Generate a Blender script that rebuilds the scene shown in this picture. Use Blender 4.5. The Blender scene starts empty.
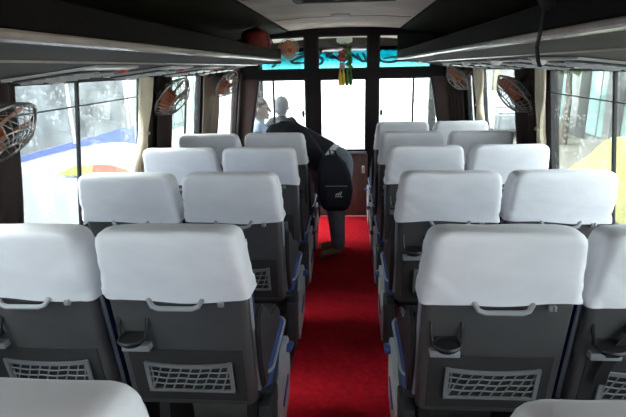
import bpy, bmesh, math, random
from mathutils import Vector, Matrix, noise, Euler
R = math.radians
scene = bpy.context.scene
col = scene.collection
random.seed(7)

# ------------------------------------------------------------------ materials
MATS = {}
def mat(name, c, rough=0.6, metal=0.0, var=0.12, vscale=14.0, bump=0.0, bscale=120.0, spec=0.5, stretch=(1, 1, 1), dist=0.002, sheen=0.0):
    m = bpy.data.materials.new(name); m.use_nodes = True
    nt = m.node_tree; b = nt.nodes['Principled BSDF']
    b.inputs['Roughness'].default_value = rough; b.inputs['Metallic'].default_value = metal
    b.inputs['Specular IOR Level'].default_value = spec
    b.inputs['Sheen Weight'].default_value = sheen
    tc = nt.nodes.new('ShaderNodeTexCoord'); mp = nt.nodes.new('ShaderNodeMapping')
    mp.inputs['Scale'].default_value = stretch
    nt.links.new(tc.outputs['Object'], mp.inputs['Vector'])
    n = nt.nodes.new('ShaderNodeTexNoise'); n.inputs['Scale'].default_value = vscale; n.inputs['Detail'].default_value = 5
    nt.links.new(mp.outputs['Vector'], n.inputs['Vector'])
    r = nt.nodes.new('ShaderNodeValToRGB')
    lo = [max(0, x * (1 - var)) for x in c]; hi = [min(1, x * (1 + var)) for x in c]
    r.color_ramp.elements[0].position = 0.3; r.color_ramp.elements[1].position = 0.7
    r.color_ramp.elements[0].color = (*lo, 1); r.color_ramp.elements[1].color = (*hi, 1)
    nt.links.new(n.outputs['Fac'], r.inputs['Fac']); nt.links.new(r.outputs['Color'], b.inputs['Base Color'])
    if bump:
        n2 = nt.nodes.new('ShaderNodeTexNoise'); n2.inputs['Scale'].default_value = bscale; n2.inputs['Detail'].default_value = 3
        nt.links.new(mp.outputs['Vector'], n2.inputs['Vector'])
        bp = nt.nodes.new('ShaderNodeBump'); bp.inputs['Strength'].default_value = bump; bp.inputs['Distance'].default_value = dist
        nt.links.new(n2.outputs['Fac'], bp.inputs['Height']); nt.links.new(bp.outputs['Normal'], b.inputs['Normal'])
    MATS[name] = m
    return m

def glass_mat(name, tint=(0.93, 0.96, 0.96), drops=0.0, gloss=0.06):
    m = bpy.data.materials.new(name); m.use_nodes = True
    nt = m.node_tree; nt.nodes.clear(); L = nt.links.new
    out = nt.nodes.new('ShaderNodeOutputMaterial')
    tr = nt.nodes.new('ShaderNodeBsdfTransparent'); tr.inputs['Color'].default_value = (*tint, 1)
    gl = nt.nodes.new('ShaderNodeBsdfGlossy'); gl.inputs['Roughness'].default_value = 0.03
    mx = nt.nodes.new('ShaderNodeMixShader'); mx.inputs['Fac'].default_value = gloss
    L(tr.outputs[0], mx.inputs[1]); L(gl.outputs[0], mx.inputs[2])
    last = mx
    if drops:
        tc = nt.nodes.new('ShaderNodeTexCoord')
        v = nt.nodes.new('ShaderNodeTexVoronoi'); v.inputs['Scale'].default_value = 42
        L(tc.outputs['Object'], v.inputs['Vector'])
        n = nt.nodes.new('ShaderNodeTexNoise'); n.inputs['Scale'].default_value = 7; n.inputs['Detail'].default_value = 4
        L(tc.outputs['Object'], n.inputs['Vector'])
        lt = nt.nodes.new('ShaderNodeMapRange')
        lt.inputs['From Min'].default_value = 0.42; lt.inputs['From Max'].default_value = 0.12
        L(v.outputs['Distance'], lt.inputs['Value'])
        ms = nt.nodes.new('ShaderNodeMapRange'); ms.inputs['From Min'].default_value = 0.4; ms.inputs['From Max'].default_value = 0.65
        L(n.outputs['Fac'], ms.inputs['Value'])
        mu = nt.nodes.new('ShaderNodeMath'); mu.operation = 'MULTIPLY'; L(lt.outputs[0], mu.inputs[0]); L(ms.outputs[0], mu.inputs[1])
        mu2 = nt.nodes.new('ShaderNodeMath'); mu2.operation = 'MULTIPLY'; L(mu.outputs[0], mu2.inputs[0]); mu2.inputs[1].default_value = drops
        tl = nt.nodes.new('ShaderNodeBsdfTranslucent'); tl.inputs['Color'].default_value = (0.75, 0.78, 0.8, 1)
        m2 = nt.nodes.new('ShaderNodeMixShader')
        L(mu2.outputs[0], m2.inputs['Fac']); L(mx.outputs[0], m2.inputs[1]); L(tl.outputs[0], m2.inputs[2])
        last = m2
    L(last.outputs[0], out.inputs['Surface'])
    MATS[name] = m
    return m

def perforated(name, c):
    m = mat(name, c, 0.75, var=0.15, vscale=3, spec=0.25)
    nt = m.node_tree; L = nt.links.new; b = nt.nodes['Principled BSDF']
    tc = nt.nodes.new('ShaderNodeTexCoord')
    v = nt.nodes.new('ShaderNodeTexVoronoi'); v.inputs['Scale'].default_value = 55; v.inputs['Randomness'].default_value = 0.0
    L(tc.outputs['Object'], v.inputs['Vector'])
    bp = nt.nodes.new('ShaderNodeBump'); bp.inputs['Strength'].default_value = 0.5; bp.inputs['Distance'].default_value = 0.004
    L(v.outputs['Distance'], bp.inputs['Height']); L(bp.outputs['Normal'], b.inputs['Normal'])
    return m

mat('white_cloth', (0.84, 0.84, 0.865), 0.9, var=0.04, vscale=9, bump=0.7, bscale=6, stretch=(0.8, 1, 1.5), dist=0.010, spec=0.2, sheen=0.1)
mat('shell_plastic', (0.082, 0.080, 0.079), 0.45, var=0.1, vscale=6, bump=0.15, bscale=400)
mat('dark_plastic', (0.03, 0.03, 0.032), 0.5, bump=0.1, bscale=300)
mat('black_plastic', (0.012, 0.012, 0.013), 0.45)
mat('armrest_grey', (0.028, 0.030, 0.032), 0.55, bump=0.2, bscale=200)
mat('navy_cloth', (0.02, 0.03, 0.09), 0.95, bump=0.3, bscale=500, spec=0.2)
mat('blue_cloth', (0.055, 0.09, 0.25), 0.95, bump=0.3, bscale=500, spec=0.2)
mat('piping', (0.36, 0.38, 0.42), 0.6)
mat('light_plastic', (0.30, 0.31, 0.32), 0.4, var=0.06)
mat('net_frame', (0.24, 0.245, 0.25), 0.5)
mat('pocket_dark', (0.036, 0.035, 0.035), 0.7)
mat('side_panel', (0.50, 0.52, 0.53), 0.45, var=0.1)
mat('lever_blue', (0.03, 0.07, 0.25), 0.4)
mat('belt', (0.012, 0.012, 0.013), 0.8, bump=0.4, bscale=400)
mat('carpet_red', (0.50, 0.009, 0.020), 0.98, var=0.22, vscale=40, bump=0.7, bscale=350, dist=0.004, spec=0.1)
mat('vinyl_floor', (0.05, 0.05, 0.05), 0.6)
mat('wall_trim', (0.055, 0.042, 0.036), 0.7, bump=0.2, bscale=100)
mat('ceiling_cloth', (0.80, 0.70, 0.60), 0.95, var=0.15, vscale=4, bump=0.3, bscale=200)
mat('ceiling_side', (0.030, 0.027, 0.020), 0.95, spec=0.1, var=0.2, vscale=4)
mat('rack_brown', (0.008, 0.0065, 0.006), 0.65, var=0.15, spec=0.12)
mat('rack_edge', (0.52, 0.45, 0.40), 0.22, metal=0.2)
perforated('rack_under', (0.072, 0.065, 0.058))
mat('frame_brown', (0.010, 0.006, 0.005), 0.55, spec=0.25)
mat('panel_brown', (0.17, 0.10, 0.08), 0.6, var=0.2, vscale=5, stretch=(6, 1, 1))
mat('pillar_brown', (0.07, 0.035, 0.028), 0.6)
mat('rubber_black', (0.010, 0.010, 0.011), 0.55)
mat('console_silver', (0.52, 0.50, 0.48), 0.3, metal=0.3)
mat('console_dark', (0.04, 0.04, 0.04), 0.4)
mat('red_bit', (0.55, 0.08, 0.05), 0.5)
mat('fan_orange', (0.38, 0.085, 0.02), 0.4, var=0.15)
mat('fan_wire', (0.30, 0.29, 0.27), 0.3, metal=0.8)
mat('fan_dark', (0.04, 0.035, 0.03), 0.5)
mat('curtain_dark', (0.040, 0.024, 0.021), 0.9, bump=0.3, bscale=200, stretch=(1, 1, .3))
mat('curtain_beige', (0.78, 0.68, 0.50), 0.9, bump=0.3, bscale=200, stretch=(1, 1, .3))
mat('curtain_tan', (0.28, 0.22, 0.16), 0.9, bump=0.3, bscale=200, stretch=(1, 1, .3))
mat('bag_red', (0.22, 0.02, 0.012), 0.7)
mat('bag_black', (0.008, 0.008, 0.009), 0.7)
mat('skin_brown', (0.34, 0.19, 0.12), 0.6)
mat('skin_pale', (0.52, 0.36, 0.28), 0.6)
mat('jacket_black', (0.012, 0.014, 0.02), 0.85, bump=0.4, bscale=30)
mat('jeans_grey', (0.17, 0.19, 0.225), 0.9, bump=0.4, bscale=60)
mat('shirt_white', (0.8, 0.82, 0.86), 0.85, bump=0.4, bscale=25)
mat('shirt_blue', (0.40, 0.50, 0.70), 0.85, bump=0.3, bscale=25)
mat('hair_grey', (0.21, 0.21, 0.22), 0.8, bump=0.5, bscale=90)
mat('hair_brown', (0.075, 0.06, 0.05), 0.8, bump=0.5, bscale=90)
mat('hair_black', (0.012, 0.011, 0.011), 0.6, bump=0.5, bscale=90)
mat('backpack_navy', (0.012, 0.016, 0.028), 0.75, bump=0.3, bscale=60)
mat('eye_dark', (0.02, 0.015, 0.012), 0.2)
mat('bus_white', (0.60, 0.61, 0.62), 0.3, var=0.03)
mat('bus_blue', (0.11, 0.17, 0.46), 0.3, var=0.05)
mat('bus_yellow', (0.55, 0.58, 0.12), 0.3, var=0.05)
mat('bus_orange', (0.56, 0.15, 0.07), 0.3, var=0.05)
mat('bus_line', (0.05, 0.08, 0.25), 0.3)
mat('bus_window', (0.24, 0.26, 0.265), 0.12, var=0.5, vscale=2.5)
mat('tyre', (0.02, 0.02, 0.02), 0.9)
mat('vehicle_yellow', (0.40, 0.375, 0.11), 0.35, var=0.04)
mat('car_silver', (0.26, 0.28, 0.29), 0.3, metal=0.1)
mat('ground_pale', (0.52, 0.50, 0.46), 0.8, var=0.12, vscale=0.6)
mat('pavement', (0.15, 0.14, 0.11), 0.9, var=0.15, vscale=2)
mat('facade_grey', (0.22, 0.22, 0.205), 0.8, var=0.15, vscale=1)
mat('facade_cream', (0.24, 0.215, 0.155), 0.8, var=0.1, vscale=1)
mat('facade_pale', (0.80, 0.77, 0.74), 0.8, var=0.06, vscale=.5)
mat('facade_green', (0.27, 0.34, 0.285), 0.8, var=0.1, vscale=1)
mat('teal_glass', (0.27, 0.42, 0.39), 0.15, var=0.2, vscale=1.5)
mat('sign_blue', (0.08, 0.15, 0.34), 0.4, var=0.1)
mat('leaf', (0.10, 0.15, 0.06), 0.7, var=0.4)
mat('bark', (0.12, 0.10, 0.08), 0.9)
mat('ink', (0.004, 0.05, 0.06), 0.7)
mat('garland_red', (0.34, 0.04, 0.03), 0.7, var=0.4, vscale=60)
mat('garland_green', (0.06, 0.17, 0.03), 0.7, var=0.4, vscale=60)
mat('garland_yellow', (0.80, 0.55, 0.08), 0.7)
mat('garland_pink', (0.60, 0.40, 0.46), 0.6)
mat('lamp_white', (0.75, 0.74, 0.70), 0.4)
mat('wire_dark', (0.05, 0.05, 0.05), 0.5)
glass_mat('glass_side', (0.60, 0.63, 0.63), drops=0.16)
glass_mat('glass_rear_side', (0.70, 0.73, 0.73), drops=0.1)
glass_mat('glass_plain', (0.92, 0.95, 0.95))
glass_mat('glass_dark', (0.40, 0.43, 0.43))
glass_mat('glass_glare', (0.90, 0.92, 0.92), gloss=0.05)

def add_glare_veil():
    # partition glass: a thin pale veil mixed in to stand for glare
    m = MATS['glass_glare']; nt = m.node_tree; L = nt.links.new
    out = [n for n in nt.nodes if n.type == 'OUTPUT_MATERIAL'][0]
    prev = out.inputs['Surface'].links[0].from_socket
    tl = nt.nodes.new('ShaderNodeBsdfTranslucent'); tl.inputs['Color'].default_value = (0.9, 0.9, 0.9, 1)
    mx = nt.nodes.new('ShaderNodeMixShader'); mx.inputs['Fac'].default_value = 0.014
    L(prev, mx.inputs[1]); L(tl.outputs[0], mx.inputs[2]); L(mx.outputs[0], out.inputs['Surface'])
add_glare_veil()

def film_mat():
    m = bpy.data.materials.new('teal_film'); m.use_nodes = True
    nt = m.node_tree; nt.nodes.clear(); L = nt.links.new
    out = nt.nodes.new('ShaderNodeOutputMaterial')
    tc = nt.nodes.new('ShaderNodeTexCoord'); sp = nt.nodes.new('ShaderNodeSeparateXYZ')
    L(tc.outputs['Generated'], sp.inputs[0])
    r = nt.nodes.new('ShaderNodeValToRGB')
    r.color_ramp.elements[0].position = 0.05; r.color_ramp.elements[0].color = (0.30, 0.60, 0.60, 1)
    r.color_ramp.elements[1].position = 0.55; r.color_ramp.elements[1].color = (0.02, 0.22, 0.25, 1)
    L(sp.outputs['Z'], r.inputs['Fac'])
    tr = nt.nodes.new('ShaderNodeBsdfTransparent'); L(r.outputs['Color'], tr.inputs['Color'])
    L(tr.outputs[0], out.inputs['Surface'])
    MATS['teal_film'] = m
film_mat()

# ------------------------------------------------------------------ mesh helpers
def add_box(bm, c, s, rot=None, bev=0.0):
    r = bmesh.ops.create_cube(bm, size=1.0); vs = r['verts']
    M = Matrix.Translation(Vector(c)) @ ((rot.to_matrix().to_4x4()) if rot else Matrix.Identity(4)) @ Matrix.Diagonal((*s, 1))
    bmesh.ops.transform(bm, matrix=M, verts=vs)
    if bev:
        es = list({e for v in vs for e in v.link_edges})
        bmesh.ops.bevel(bm, geom=es, offset=bev, segments=2, profile=0.5, affect='EDGES')

def hexa(bm, p):   # 8 points: bottom 4 then top 4, same order
    v = [bm.verts.new(q) for q in p]
    for f in ((3, 2, 1, 0), (4, 5, 6, 7), (0, 1, 5, 4), (1, 2, 6, 5), (2, 3, 7, 6), (3, 0, 4, 7)):
        bm.faces.new([v[i] for i in f])

def rings_to_mesh(bm, loops, cap0=True, cap1=True, closed=True):
    rows = [[bm.verts.new(p) for p in lp] for lp in loops]
    n = len(rows[0])
    for a, b in zip(rows, rows[1:]):
        for i in range(n if closed else n - 1):
            j = (i + 1) % n
            bm.faces.new((a[i], a[j], b[j], b[i]))
    if cap0: bm.faces.new(list(reversed(rows[0])))
    if cap1: bm.faces.new(rows[-1])

def rr(cx, cy, z, hx, hy, r, n=4):
    r = min(r, hx * .999, hy * .999); pts = []
    for sx, sy, a0 in ((1, 1, 0), (-1, 1, 90), (-1, -1, 180), (1, -1, 270)):
        for k in range(n + 1):
            a = R(a0 + 90 * k / n)
            pts.append(Vector((cx + sx * (hx - r) + r * math.cos(a), cy + sy * (hy - r) + r * math.sin(a), z)))
    return pts

def tube(bm, pts, r, seg=8, caps=True, flat=1.0):
    pts = [Vector(p) for p in pts]; rad = r if isinstance(r, (list, tuple)) else [r] * len(pts)
    loops = []; up = None
    for i, p in enumerate(pts):
        t = (pts[min(i + 1, len(pts) - 1)] - pts[max(i - 1, 0)]).normalized()
        if up is None:
            up = Vector((0, 0, 1)) if abs(t.z) < .9 else Vector((1, 0, 0))
        x = t.cross(up)
        if x.length < 1e-4: x = t.cross(Vector((0, 1, 0)))
        x.normalize(); y = x.cross(t).normalized(); up = y
        loops.append([p + (x * math.cos(2 * math.pi * k / seg) + y * flat * math.sin(2 * math.pi * k / seg)) * rad[i] for k in range(seg)])
    rings_to_mesh(bm, loops, caps, caps)

def limb(bm, pts, rad, seg=14):
    pts = [Vector(p) for p in pts]
    # round both ends
    d0 = (pts[0] - pts[1]).normalized(); d1 = (pts[-1] - pts[-2]).normalized()
    P, Q = [], []
    for a in (85, 60, 30): P.append(pts[0] + d0 * rad[0] * math.sin(R(a))); Q.append(rad[0] * math.cos(R(a)))
    P += pts; Q += list(rad)
    for a in (30, 60, 85): P.append(pts[-1] + d1 * rad[-1] * math.sin(R(a))); Q.append(rad[-1] * math.cos(R(a)))
    tube(bm, P, Q, seg)

def ellip(bm, c, r, rot=None, sub=3):
    q = bmesh.ops.create_icosphere(bm, subdivisions=sub, radius=1.0)['verts']
    M = Matrix.Translation(Vector(c)) @ (rot.to_matrix().to_4x4() if rot else Matrix.Identity(4)) @ Matrix.Diagonal((*r, 1))
    bmesh.ops.transform(bm, matrix=M, verts=q)

def lathe(bm, prof, seg=20, M=None):
    loops = []
    for r, z in prof:
        lp = [Vector((r * math.cos(2 * math.pi * k / seg), r * math.sin(2 * math.pi * k / seg), z)) for k in range(seg)]
        loops.append([M @ p for p in lp] if M else lp)
    rings_to_mesh(bm, loops)

def torus(bm, c, Rr, r, M=None, seg=28, s2=6):
    loops = []
    for i in range(seg):
        a = 2 * math.pi * i / seg; lp = []
        for k in range(s2):
            b = 2 * math.pi * k / s2
            p = Vector(((Rr + r * math.cos(b)) * math.cos(a), (Rr + r * math.cos(b)) * math.sin(a), r * math.sin(b))) + Vector(c)
            lp.append(M @ p if M else p)
        loops.append(lp)
    loops.append(loops[0])
    rows = [[bm.verts.new(p) for p in lp] for lp in loops[:-1]]
    for i in range(seg):
        a, b = rows[i], rows[(i + 1) % seg]
        for k in range(s2): bm.faces.new((a[k], b[k], b[(k + 1) % s2], a[(k + 1) % s2]))

def prism(bm, poly, axis, a, b):
    # poly of 2-D points extruded along axis ('x','y','z') between a and b
    def P(u, v, w):
        return {'x': (w, u, v), 'y': (u, w, v), 'z': (u, v, w)}[axis]
    A = [bm.verts.new(P(u, v, a)) for u, v in poly]; B = [bm.verts.new(P(u, v, b)) for u, v in poly]
    n = len(poly)
    bm.faces.new(A); bm.faces.new(list(reversed(B)))
    for i in range(n): bm.faces.new((A[i], B[i], B[(i + 1) % n], A[(i + 1) % n]))

def build(name, bm, m, parent=None, angle=40, mats=None):
    bmesh.ops.recalc_face_normals(bm, faces=bm.faces)
    me = bpy.data.meshes.new(name); bm.to_mesh(me); bm.free()
    me.materials.append(MATS[m])
    for p in me.polygons: p.use_smooth = True
    me.set_sharp_from_angle(angle=R(angle))
    o = bpy.data.objects.new(name, me); col.objects.link(o)
    if parent: o.parent = parent
    return o

def remesh(name, bm, m, parent=None, voxel=0.008, smooth=4):
    bmesh.ops.recalc_face_normals(bm, faces=bm.faces)
    me = bpy.data.meshes.new('tmp'); bm.to_mesh(me); bm.free()
    t = bpy.data.objects.new('tmp', me); col.objects.link(t)
    k = t.modifiers.new('r', 'REMESH'); k.mode = 'VOXEL'; k.voxel_size = voxel
    s = t.modifiers.new('s', 'SMOOTH'); s.iterations = smooth; s.factor = 0.5
    dg = bpy.context.evaluated_depsgraph_get()
    me2 = bpy.data.meshes.new_from_object(t.evaluated_get(dg)); me2.name = name
    bpy.data.objects.remove(t); bpy.data.meshes.remove(me)
    me2.materials.clear(); me2.materials.append(MATS[m])
    for p in me2.polygons: p.use_smooth = True
    o = bpy.data.objects.new(name, me2); col.objects.link(o)
    if parent: o.parent = parent
    return o

def tag(o, label, cat, group=None, kind=None):
    if label: o['label'] = label
    if cat: o['category'] = cat
    if group: o['group'] = group
    if kind: o['kind'] = kind
    return o

def thing(name, label, cat, loc=(0, 0, 0), group=None, rot=None):
    o = bpy.data.objects.new(name, None); col.objects.link(o); o.location = loc
    o.empty_display_size = 0.1
    if rot: o.rotation_euler = rot
    return tag(o, label, cat, group)

def copy_tree(o, parent=None):
    c = o.copy(); col.objects.link(c)
    if parent: c.parent = parent
    for ch in list(o.children): copy_tree(ch, c)
    return c

def struct(name, bm, m, parent=None, angle=40):
    o = build(name, bm, m, parent, angle)
    if not parent: o['kind'] = 'structure'
    return o

BM = bmesh.new

# ------------------------------------------------------------------ bus shell
def wx(y, z):      # distance of the side wall from the aisle centre line (sides lean in, front tapers)
    x0 = 1.30 if y < 4.40 else 1.30 - (y - 4.40) / 0.65 * 0.24
    if y > 5.05: x0 = 1.15
    return x0 - 0.12 * (z - 0.8)

def wall_slab(bm, s, y0, y1, z0, z1, t=0.05, inset=0.0):
    p = []
    for z in (z0, z1):
        p += [(s * (wx(y0, z) - inset), y0, z), (s * (wx(y1, z) - inset), y1, z), (s * (wx(y1, z) + t), y1, z), (s * (wx(y0, z) + t), y0, z)]
    hexa(bm, p)

SILL, HEAD = 0.72, 1.468
bm = BM(); add_box(bm, (0, 2.7, -0.04), (2.9, 7.5, 0.08)); struct('floor', bm, 'vinyl_floor')
bm = BM(); add_box(bm, (0, 1.99, 0.006), (0.50, 5.95, 0.012), bev=0.004)
tag(build('carpet_runner', bm, 'carpet_red'), 'long red carpet runner along the aisle between the seats', 'carpet')

WIN = {-1: [(-0.80, 0.60), (0.70, 1.72), (1.84, 3.13), (3.50, 4.38), (4.47, 4.99)],
       1: [(-0.80, 0.60), (0.80, 3.13), (3.64, 4.54), (4.62, 4.76)]}
DIV = {-1: [None, None, 2.33, 3.98, None], 1: [None, 2.38, None, None]}
nwin = 0
def make_window(s, y0, y1, div):
    global nwin; nwin += 1
    b = 0.028; bm = BM()
    wall_slab(bm, s, y0, y1, SILL, SILL + b, 0.03, 0.006); wall_slab(bm, s, y0, y1, HEAD - b * .6, HEAD, 0.03, 0.006)
    wall_slab(bm, s, y0, y0 + b, SILL + b, HEAD - b * .6, 0.03, 0.006); wall_slab(bm, s, y1 - b, y1, SILL + b, HEAD - b * .6, 0.03, 0.006)
    f = struct('window_%d' % nwin, bm, 'rubber_black')
    bm = BM(); wall_slab(bm, s, y0 + .01, y1 - .01, SILL + .01, HEAD - .01, 0.016, -0.012)
    build('glass', bm, 'glass_rear_side' if (y1 < .7) else 'glass_side', f)
    if div:
        bm = BM(); wall_slab(bm, s, div - .010, div + .010, SILL + b, HEAD - b * .6, 0.008, 0.004)
        build('divider', bm, 'rubber_black', f)
for s in (-1, 1):
    bm = BM()
    ys = [-1.0, 4.40, 5.05]
    for a, b in zip(ys, ys[1:]):
        wall_slab(bm, s, a, b, HEAD, 1.70)
        if s < 0 and b > 5: wall_slab(bm, s, 4.40, 4.47, -.02, SILL); wall_slab(bm, s, 4.99, 5.05, -.02, SILL)
        else: wall_slab(bm, s, a, b, -0.02, SILL)
    prev = -1.0
    for a, b in WIN[s] + [(5.05, 5.05)]:
        if a > prev + .001:
            if prev < 4.40 < a:
                wall_slab(bm, s, prev, 4.40, SILL, HEAD); wall_slab(bm, s, 4.40, a, SILL, HEAD)
            else: wall_slab(bm, s, prev, a, SILL, HEAD)
        prev = b
    struct('wall_left' if s < 0 else 'wall_right', bm, 'wall_trim')
    for (a, b), d in zip(WIN[s], DIV[s]):
        if s < 0 and a > 4.4: continue
        make_window(s, a, b, d)
    # cab side wall with its own big window
    bm = BM()
    wall_slab(bm, s, 5.05, 6.45, -0.02, 0.72); wall_slab(bm, s, 5.05, 6.45, 1.47, 1.70)
    wall_slab(bm, s, 5.05, 5.14, .72, 1.47); wall_slab(bm, s, 6.32, 6.45, .72, 1.47)
    struct('wall_cab_left' if s < 0 else 'wall_cab_right', bm, 'wall_trim')
    nwin += 1
    bm = BM(); wall_slab(bm, s, 5.14, 6.32, .72, .75, .03); wall_slab(bm, s, 5.14, 6.32, 1.45, 1.47, .03)
    wall_slab(bm, s, 5.14, 5.165, .75, 1.45, .03); wall_slab(bm, s, 6.295, 6.32, .75, 1.45, .03)
    f = struct('window_%d' % nwin, bm, 'rubber_black')
    bm = BM(); wall_slab(bm, s, 5.15, 6.31, .73, 1.46, .016, -.012); build('glass', bm, 'glass_plain', f)

# glazed entry door at the left front
bm = BM()
for a, b, z0, z1 in ((4.47, 4.52, 0, HEAD), (4.94, 4.99, 0, HEAD), (4.52, 4.94, 0, .16), (4.52, 4.94, .80, .84), (4.52, 4.94, 1.44, HEAD)): wall_slab(bm, -1, a, b, z0, z1, .03, .004)
d2 = struct('door_2', bm, 'rubber_black')
for z0, z1 in ((.16, .80), (.84, 1.44)):
    bm = BM(); wall_slab(bm, -1, 4.52, 4.94, z0, z1, .016, -.01); build('glass', bm, 'glass_plain', d2)

# back wall with a wide rear window
bm = BM()
add_box(bm, (0, -1.03, 0.40), (2.7, .06, 0.86)); add_box(bm, (0, -1.03, 1.67), (2.7, .06, .30))
add_box(bm, (-1.18, -1.03, 1.175), (.34, .06, .69)); add_box(bm, (1.18, -1.03, 1.175), (.34, .06, .69))
struct('wall_back', bm, 'wall_trim')
nwin += 1
bm = BM()
add_box(bm, (0, -1.02, .845), (2.02, .05, .03)); add_box(bm, (0, -1.02, 1.505), (2.02, .05, .03))
add_box(bm, (-1.0, -1.02, 1.175), (.03, .05, .69)); add_box(bm, (1.0, -1.02, 1.175), (.03, .05, .69))
f = struct('window_%d' % nwin, bm, 'rubber_black')
bm = BM(); add_box(bm, (0, -1.02, 1.175), (1.98, .006, .64)); build('glass', bm, 'glass_dark', f)

# vaulted ceiling
prof = [(-1.24, 1.60), (-1.16, 1.72), (-.96, 1.785), (-.56, 1.815), (-.52, 1.835), (-.28, 1.85), (0, 1.855)]
prof = prof + [(-x, z) for x, z in reversed(prof[:-1])]
def ceil_strip(pts, y0, y1):
    bm = BM()
    loops = []
    for y in (y0, y1):
        loops.append([Vector((x, y, z)) for x, z in pts] + [Vector((x, y, z + .05)) for x, z in reversed(pts)])
    rings_to_mesh(bm, loops); return bm
struct('ceiling', ceil_strip(prof[4:-4], -1.05, 5.06), 'ceiling_cloth', angle=30)
struct('trim_1', ceil_strip(prof[:5], -1.05, 5.06), 'ceiling_side', angle=30)
struct('trim_2', ceil_strip(prof[-5:], -1.05, 5.06), 'ceiling_side', angle=30)
struct('ceiling_cab', ceil_strip([(-1.2, 1.66), (-1.0, 1.78), (-.5, 1.825), (0, 1.84), (.5, 1.825), (1.0, 1.78), (1.2, 1.66)], 5.06, 6.5), 'ceiling_cloth', angle=30)
bm = BM()
for s in (-1, 1): tube(bm, [(s * .53, -1, 1.83), (s * .53, 4.95, 1.83)], .009, 6)
for y in (0.3, 1.5, 2.72, 3.9): tube(bm, [(-.5, y, 1.838), (-.28, y, 1.852), (0, y, 1.857), (.28, y, 1.852), (.5, y, 1.838)], .005, 6)
struct('trim_3', bm, 'ceiling_side')

h = thing('roof_hatch', 'dark rectangular roof hatch in the middle of the grey ceiling', 'hatch', (.03, 2.0, 1.85))
bm = BM()
for c, sz in (((0, .86, -.008), (.54, .05, .03)), ((0, -.86, -.008), (.54, .05, .03)), ((-.25, 0, -.008), (.05, 1.7, .03)), ((.25, 0, -.008), (.05, 1.7, .03))): add_box(bm, c, sz, bev=.008)
build('frame', bm, 'wall_trim', h)
bm = BM(); add_box(bm, (0, 0, -.002), (.45, 1.67, .016), bev=.004); build('cover', bm, 'rack_brown', h)
bm = BM(); add_box(bm, (0, .70, -.02), (.12, .03, .02), bev=.006); build('handle', bm, 'dark_plastic', h)
lm = thing('ceiling_lamp', 'small pale oval lamp on the ceiling ahead of the hatch', 'lamp', (-.01, 3.75, 1.848))
bm = BM(); ellip(bm, (0, 0, -.004), (.062, .04, .018)); build('lens', bm, 'lamp_white', lm)
bm = BM(); lathe(bm, [(.068, -.004), (.07, .006)], 24, Matrix.Diagonal((1, .68, 1, 1))); build('rim', bm, 'console_silver', lm)

# partition between the passengers and the cab (wall_front) with a door in the middle
PY = 5.0
def xz(bm, quad, y0=PY - .025, y1=PY + .025): prism(bm, quad, 'y', y0, y1)
bm = BM()
xz(bm, [(-.365, 0), (-.255, 0), (-.255, 1.86), (-.365, 1.86)]); xz(bm, [(.235, 0), (.325, 0), (.325, 1.86), (.235, 1.86)])
xz(bm, [(-1.14, 1.395), (-.365, 1.395), (-.365, 1.47), (-1.14, 1.47)]); xz(bm, [(-.255, 1.395), (.235, 1.395), (.235, 1.47), (-.255, 1.47)]); xz(bm, [(.325, 1.395), (1.14, 1.395), (1.14, 1.47), (.325, 1.47)])
xz(bm, [(-1.15, 1.765), (-.365, 1.79), (-.365, 1.87), (-1.15, 1.80)]); xz(bm, [(-.255, 1.79), (.235, 1.79), (.235, 1.87), (-.255, 1.87)]); xz(bm, [(.325, 1.79), (1.15, 1.765), (1.15, 1.80), (.325, 1.87)])
for s in (-1, 1):
    xz(bm, [(s * 1.16, 1.47), (s * .83, 1.47), (s * .83, 1.78), (s * 1.10, 1.78)])
struct('wall_front', bm, 'frame_brown')
bm = BM()
xz(bm, [(-1.17, 0), (-.365, 0), (-.365, .69), (-1.17, .69)]); xz(bm, [(.325, 0), (1.17, 0), (1.17, .69), (.325, .69)])
struct('wall_partition_panel', bm, 'panel_brown')
bm = BM()
for s in (-1, 1): xz(bm, [(s * 1.15, .69), (s * .97, .69), (s * .84, 1.395), (s * 1.09, 1.395)])
struct('trim_4', bm, 'pillar_brown')
# rounded corner fillets of the upper panes
bm = BM()
def fillet(cx, cz, sx, sz, r=.035):
    poly = [(cx, cz)] + [(cx + sx * (r - r * math.cos(R(a))), cz + sz * (r - r * math.sin(R(a)))) for a in (0, 22, 45, 67, 90)]
    xz(bm, poly)
for x0, x1 in ((-.83, -.365), (-.255, .235), (.325, .83)):
    for cx, sx in ((x0, 1), (x1, -1)):
        for cz, sz in ((1.47, 1), (1.785, -1)): fillet(cx, cz, sx, sz)
struct('trim_5', bm, 'frame_brown')
def pane(quad, m, extra=None):
    global nwin; nwin += 1
    bm = BM(); n = len(quad); c = (sum(p[0] for p in quad) / n, sum(p[1] for p in quad) / n)
    t = .018
    for i in range(n):
        a, b = quad[i], quad[(i + 1) % n]
        def ins(p): return (p[0] + (t if p[0] < c[0] else -t), p[1] + (t if p[1] < c[1] else -t))
        prism(bm, [a, b, ins(b), ins(a)], 'y', PY - .018, PY + .018)
    f = struct('window_%d' % nwin, bm, 'rubber_black')
    bm = BM(); prism(bm, quad, 'y', PY - .003, PY + .003); build('glass', bm, m, f)
    return f
pane([(-.83, 1.47), (-.365, 1.47), (-.365, 1.79), (-.83, 1.78)], 'glass_plain')
pane([(-.255, 1.47), (.235, 1.47), (.235, 1.79), (-.255, 1.79)], 'glass_plain')
pane([(.325, 1.47), (.83, 1.47), (.83, 1.78), (.325, 1.79)], 'glass_plain')
f = pane([(-.97, .69), (-.365, .69), (-.365, 1.395), (-.84, 1.395)], 'glass_glare')
bm = BM(); add_box(bm, (-.69, PY, 1.045), (.018, .03, .70)); build('divider', bm, 'rubber_black', f)
bm = BM(); ellip(bm, (-.40, PY - .03, 1.06), (.014, .02, .035)); build('latch', bm, 'black_plastic', f)
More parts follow.
